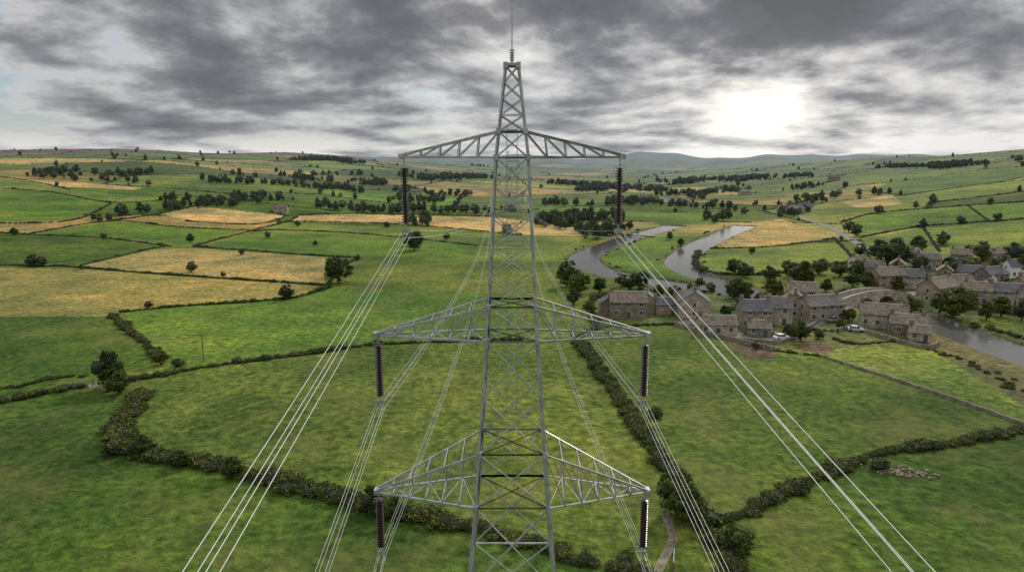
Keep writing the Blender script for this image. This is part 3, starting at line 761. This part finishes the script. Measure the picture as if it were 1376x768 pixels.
for xx in (-.7,0,.7):mb.cyl((xx,0,6.45),(xx,0,6.65),.05,.04,8)
obj("utility_pole",mb.mesh("utility_pole",[M_wood]),None,(x,y,float(height(x,y))))
def gate(px,py,rot):
    mb=MB()
    for xx in (-1.8,1.8):mb.box(xx-.09,xx+.09,-.09,.09,-.2,1.45,1)
    for zz in (.25,.5,.75,1.0,1.22):mb.box(-1.7,1.7,-.025,.025,zz,zz+.06)
    for xx in (-1.68,0,1.66):mb.box(xx-.03,xx+.03,-.035,.035,.22,1.3)
    mb.strut((-1.7,.03,.25),(0,.03,1.25),.05);mb.strut((0,.03,1.25),(1.7,.03,.25),.05)
    x,y=G(px,py);obj("field_gate",mb.mesh("field_gate",[M_steel,M_wood]),None,(x,y,float(height(x,y))),math.radians(rot))
gate(905,758,75);gate(112,520,30)
L=smooth_line(GP([(893,692),(903,715),(907,738)]),2.0);mb=MB()
for q in L: mb.box(q[0]-.06,q[0]+.06,q[1]-.06,q[1]+.06,-.2,1.35)
for a,b_ in zip(L[:-1],L[1:]):
    for zz in (.5,.85,1.2): mb.strut((a[0],a[1],zz),(b_[0],b_[1],zz),.05)
obj("post_and_rail_fence",mb.mesh("post_and_rail_fence",[M_wood]))
def car(px,py,rot,col):
    m=simple("car_paint",col,.3,0,.04,2,spec=.6)
    e=bpy.data.objects.new("parked_car",None);sc.collection.objects.link(e);x,y=G(px,py);e.location=(x,y,float(height(x,y))+.1);e.rotation_euler[2]=math.radians(rot)
    bd=MB();low=[(-2.1,.3),(2.05,.3),(2.15,.62),(1.95,.85),(.95,.95),(-1.7,.98),(-2.1,.9)]
    cab_=[(-1.65,.975),(.9,.945),(.25,1.42),(-1.15,1.45)]
    def ext(M,pr,w0,w1,mt):
        for s in (-1,1): M.face([(p[0],s*(w0 if p[1]<1.1 else w1),p[1]) for p in pr],mt)
        for i in range(len(pr)):
            a,b_=pr[i],pr[(i+1)%len(pr)];wa=w0 if a[1]<1.1 else w1;wb=w0 if b_[1]<1.1 else w1
            M.face([(a[0],-wa,a[1]),(b_[0],-wb,b_[1]),(b_[0],wb,b_[1]),(a[0],wa,a[1])],mt)
    ext(bd,low,.88,.88,0);obj("body",bd.mesh("body",[m]),e)
    gl=MB();ext(gl,cab_,.82,.66,0);obj("windows",gl.mesh("windows",[M_glass]),e)
    rf=MB();rf.box(-1.2,.3,-.68,.68,1.43,1.48);obj("roof",rf.mesh("roof",[m]),e)
    wh=MB()
    for xx in (-1.3,1.3):
        for yy in (-.9,.72): wh.cyl((xx,yy,.3),(xx,yy+.2,.3),.32,.32,14)
    obj("wheels",wh.mesh("wheels",[M_rubber]),e)
for c in [(1050,456,10,(.7,.7,.7)),(1036,452,-15,(.05,.06,.09)),(985,440,70,(.35,.05,.04)),(1120,432,30,(.3,.32,.34)),(1150,445,-24,(.45,.45,.47))]: car(*c)
x0,y0=G(1208,634);mb=MB();rg=random.Random(4)
for k in range(110):
    px_=x0+rg.gauss(0,2.3);py_=y0+rg.gauss(0,.8)-.25*(px_-x0);s=rg.uniform(.1,.32);zz=rg.uniform(-.05,.18)
    vs=[Vector((rg.uniform(.5,1)*sx*s,rg.uniform(.5,1)*sy*s,rg.uniform(.4,.8)*sz*s)) for sz in(-1,1) for sy in(-1,1) for sx in(-1,1)]
    b_=len(mb.V);mb.V+=[(v.x+px_,v.y+py_,v.z+zz) for v in vs]
    for f in ((0,2,3,1),(4,5,7,6),(0,1,5,4),(2,6,7,3),(0,4,6,2),(1,3,7,5)): mb.F.append(tuple(b_+i for i in f));mb.M.append(0)
obj("rubble_pile",mb.mesh("rubble_pile",[M_rubble]))

# ------------------------------------------------------------------ sky and light
SUN_EL,SUN_AZ=math.radians(34),math.radians(28)
w=bpy.data.worlds.new("World");sc.world=w;w.use_nodes=True;nt=w.node_tree
for n_ in list(nt.nodes):nt.nodes.remove(n_)
out=nt.nodes.new("ShaderNodeOutputWorld")
sky=nt.nodes.new("ShaderNodeTexSky");sky.sky_type='NISHITA';sky.sun_disc=False;sky.sun_elevation=SUN_EL;sky.sun_rotation=SUN_AZ
bg1=nt.nodes.new("ShaderNodeBackground");bg1.inputs[1].default_value=.085
tcn=vmath(nt,'NORMALIZE',nt.nodes.new("ShaderNodeTexCoord").outputs["Generated"])
nt.links.new(mix(nt,sky.outputs[0],(.78,.90,1.05),1.0,'MULTIPLY'),bg1.inputs[0])
sx=nt.nodes.new("ShaderNodeSeparateXYZ");nt.links.new(tcn,sx.inputs[0])
zc=math_(nt,'MAXIMUM',sx.outputs[2],0.0)
lz=math_(nt,'LOGARITHM',math_(nt,'ADD',zc,.06),math.e)
cv=nt.nodes.new("ShaderNodeCombineXYZ")
nt.links.new(math_(nt,'MULTIPLY',sx.outputs[0],3.2),cv.inputs[0]);nt.links.new(math_(nt,'MULTIPLY',sx.outputs[1],3.2),cv.inputs[1]);nt.links.new(math_(nt,'MULTIPLY',lz,1.5),cv.inputs[2])
P0=vmath(nt,'ADD',cv.outputs[0],(3.7,1.2,5.1))
n1=noise(nt,P0,1.5,7,.56,.1)
n1b=noise(nt,vmath(nt,'ADD',P0,(.03,0,.10)),1.5,7,.56,.1)
n2=noise(nt,vmath(nt,'ADD',P0,(7.3,2.1,4.4)),.7,2,.5,0)
rel=math_(nt,'MULTIPLY',math_(nt,'SUBTRACT',n1b,n1),1.5)
dens=math_(nt,'ADD',math_(nt,'MULTIPLY',n1,1.05),math_(nt,'MULTIPLY',n2,.42))
dens=math_(nt,'SUBTRACT',dens,.19)
dens=math_(nt,'ADD',dens,rel)
def lobe(az,el,pw):
    d=(math.sin(math.radians(az))*math.cos(math.radians(el)),math.cos(math.radians(az))*math.cos(math.radians(el)),math.sin(math.radians(el)))
    dt=vmath(nt,'DOT_PRODUCT',tcn,d,out=1)
    return math_(nt,'POWER',math_(nt,'MAXIMUM',dt,0.0),pw)
dens=math_(nt,'ADD',dens,maprange(nt,zc,0,.2,-.12,.05))
for az,el,pw,amt in ((22,11,150,.10),(6,10,300,.06),(-12,7,400,.06),(-18,12,300,.05),(-30,8,300,-.06),(-36,3,300,-.04),(20,4.5,260,-.08),(31,4,300,-.05),(-2,13,900,-.10),(9,5,600,-.06)):
    dens=math_(nt,'ADD',dens,math_(nt,'MULTIPLY',lobe(az,el,pw),amt))
ccol=ramp(nt,dens,[(.32,(.82,.81,.79)),(.42,(.60,.60,.60)),(.50,(.40,.405,.42)),(.58,(.245,.25,.272)),(.68,(.165,.17,.19)),(.85,(.125,.13,.145))])
gl=math_(nt,'ADD',math_(nt,'MULTIPLY',lobe(20,4.5,90),.7),math_(nt,'MULTIPLY',lobe(-2,13,400),.8))
thin=ramp(nt,dens,[(.36,1.0),(.58,.10)])
ccol=mix(nt,ccol,mix(nt,(0,0,0),(.46,.41,.33),math_(nt,'MULTIPLY',gl,thin)),1.0,'ADD')
yy_=math_(nt,'MAXIMUM',sx.outputs[1],.05)
rx=math_(nt,'SUBTRACT',math_(nt,'DIVIDE',sx.outputs[0],yy_),.66);rz=math_(nt,'SUBTRACT',.27,math_(nt,'DIVIDE',sx.outputs[2],yy_))
an=math_(nt,'ARCTAN2',rx,rz)
cr1=nt.nodes.new("ShaderNodeCombineXYZ");nt.links.new(an,cr1.inputs[0])
rn=ramp(nt,noise(nt,cr1.outputs[0],4.0,1,.5,0),[(.38,0.0),(.68,1.0)])
fall=math_(nt,'MULTIPLY',maprange(nt,rz,.09,.18,0,1,True),maprange(nt,rz,.28,.20,0,1,True))
fall=math_(nt,'MULTIPLY',fall,maprange(nt,math_(nt,'ABSOLUTE',rx),.26,.05,0,1,True))
ccol=mix(nt,ccol,mix(nt,(0,0,0),(.12,.11,.095),math_(nt,'MULTIPLY',rn,fall)),1.0,'ADD')
ccol=mix(nt,ccol,(1.05,1.05,1.08),math_(nt,'MULTIPLY',maprange(nt,zc,.24,.6),.9))
bg2=nt.nodes.new("ShaderNodeBackground");nt.links.new(ccol,bg2.inputs[0]);bg2.inputs[1].default_value=1.0
cover=ramp(nt,dens,[(.36,.25),(.44,1.0)])
cover=math_(nt,'MAXIMUM',cover,maprange(nt,zc,.06,.01,0,1))
cover=math_(nt,'MAXIMUM',cover,maprange(nt,sx.outputs[0],-.22,-.05,0,1))
ms=nt.nodes.new("ShaderNodeMixShader");nt.links.new(cover,ms.inputs[0]);nt.links.new(bg1.outputs[0],ms.inputs[1]);nt.links.new(bg2.outputs[0],ms.inputs[2])
nt.links.new(ms.outputs[0],out.inputs[0])
sl=bpy.data.lights.new("sun",'SUN');sl.energy=2.2;sl.angle=math.radians(7);sl.color=(1,.91,.77)
so=bpy.data.objects.new("sun",sl);sc.collection.objects.link(so)
sd=Vector((math.sin(SUN_AZ)*math.cos(SUN_EL),math.cos(SUN_AZ)*math.cos(SUN_EL),math.sin(SUN_EL)))
so.rotation_euler=sd.to_track_quat('Z','Y').to_euler();so.location=(0,0,120)
cd=bpy.data.cameras.new("camera");cd.lens=24;cd.sensor_width=36;cd.clip_start=.5;cd.clip_end=30000
cam=bpy.data.objects.new("camera",cd);sc.collection.objects.link(cam);cam.location=(0,0,EYE);cam.rotation_euler=(math.pi/2-PITCH,0,0)
sc.camera=cam
sc.view_settings.view_transform='Standard';sc.view_settings.look='None';sc.view_settings.exposure=0
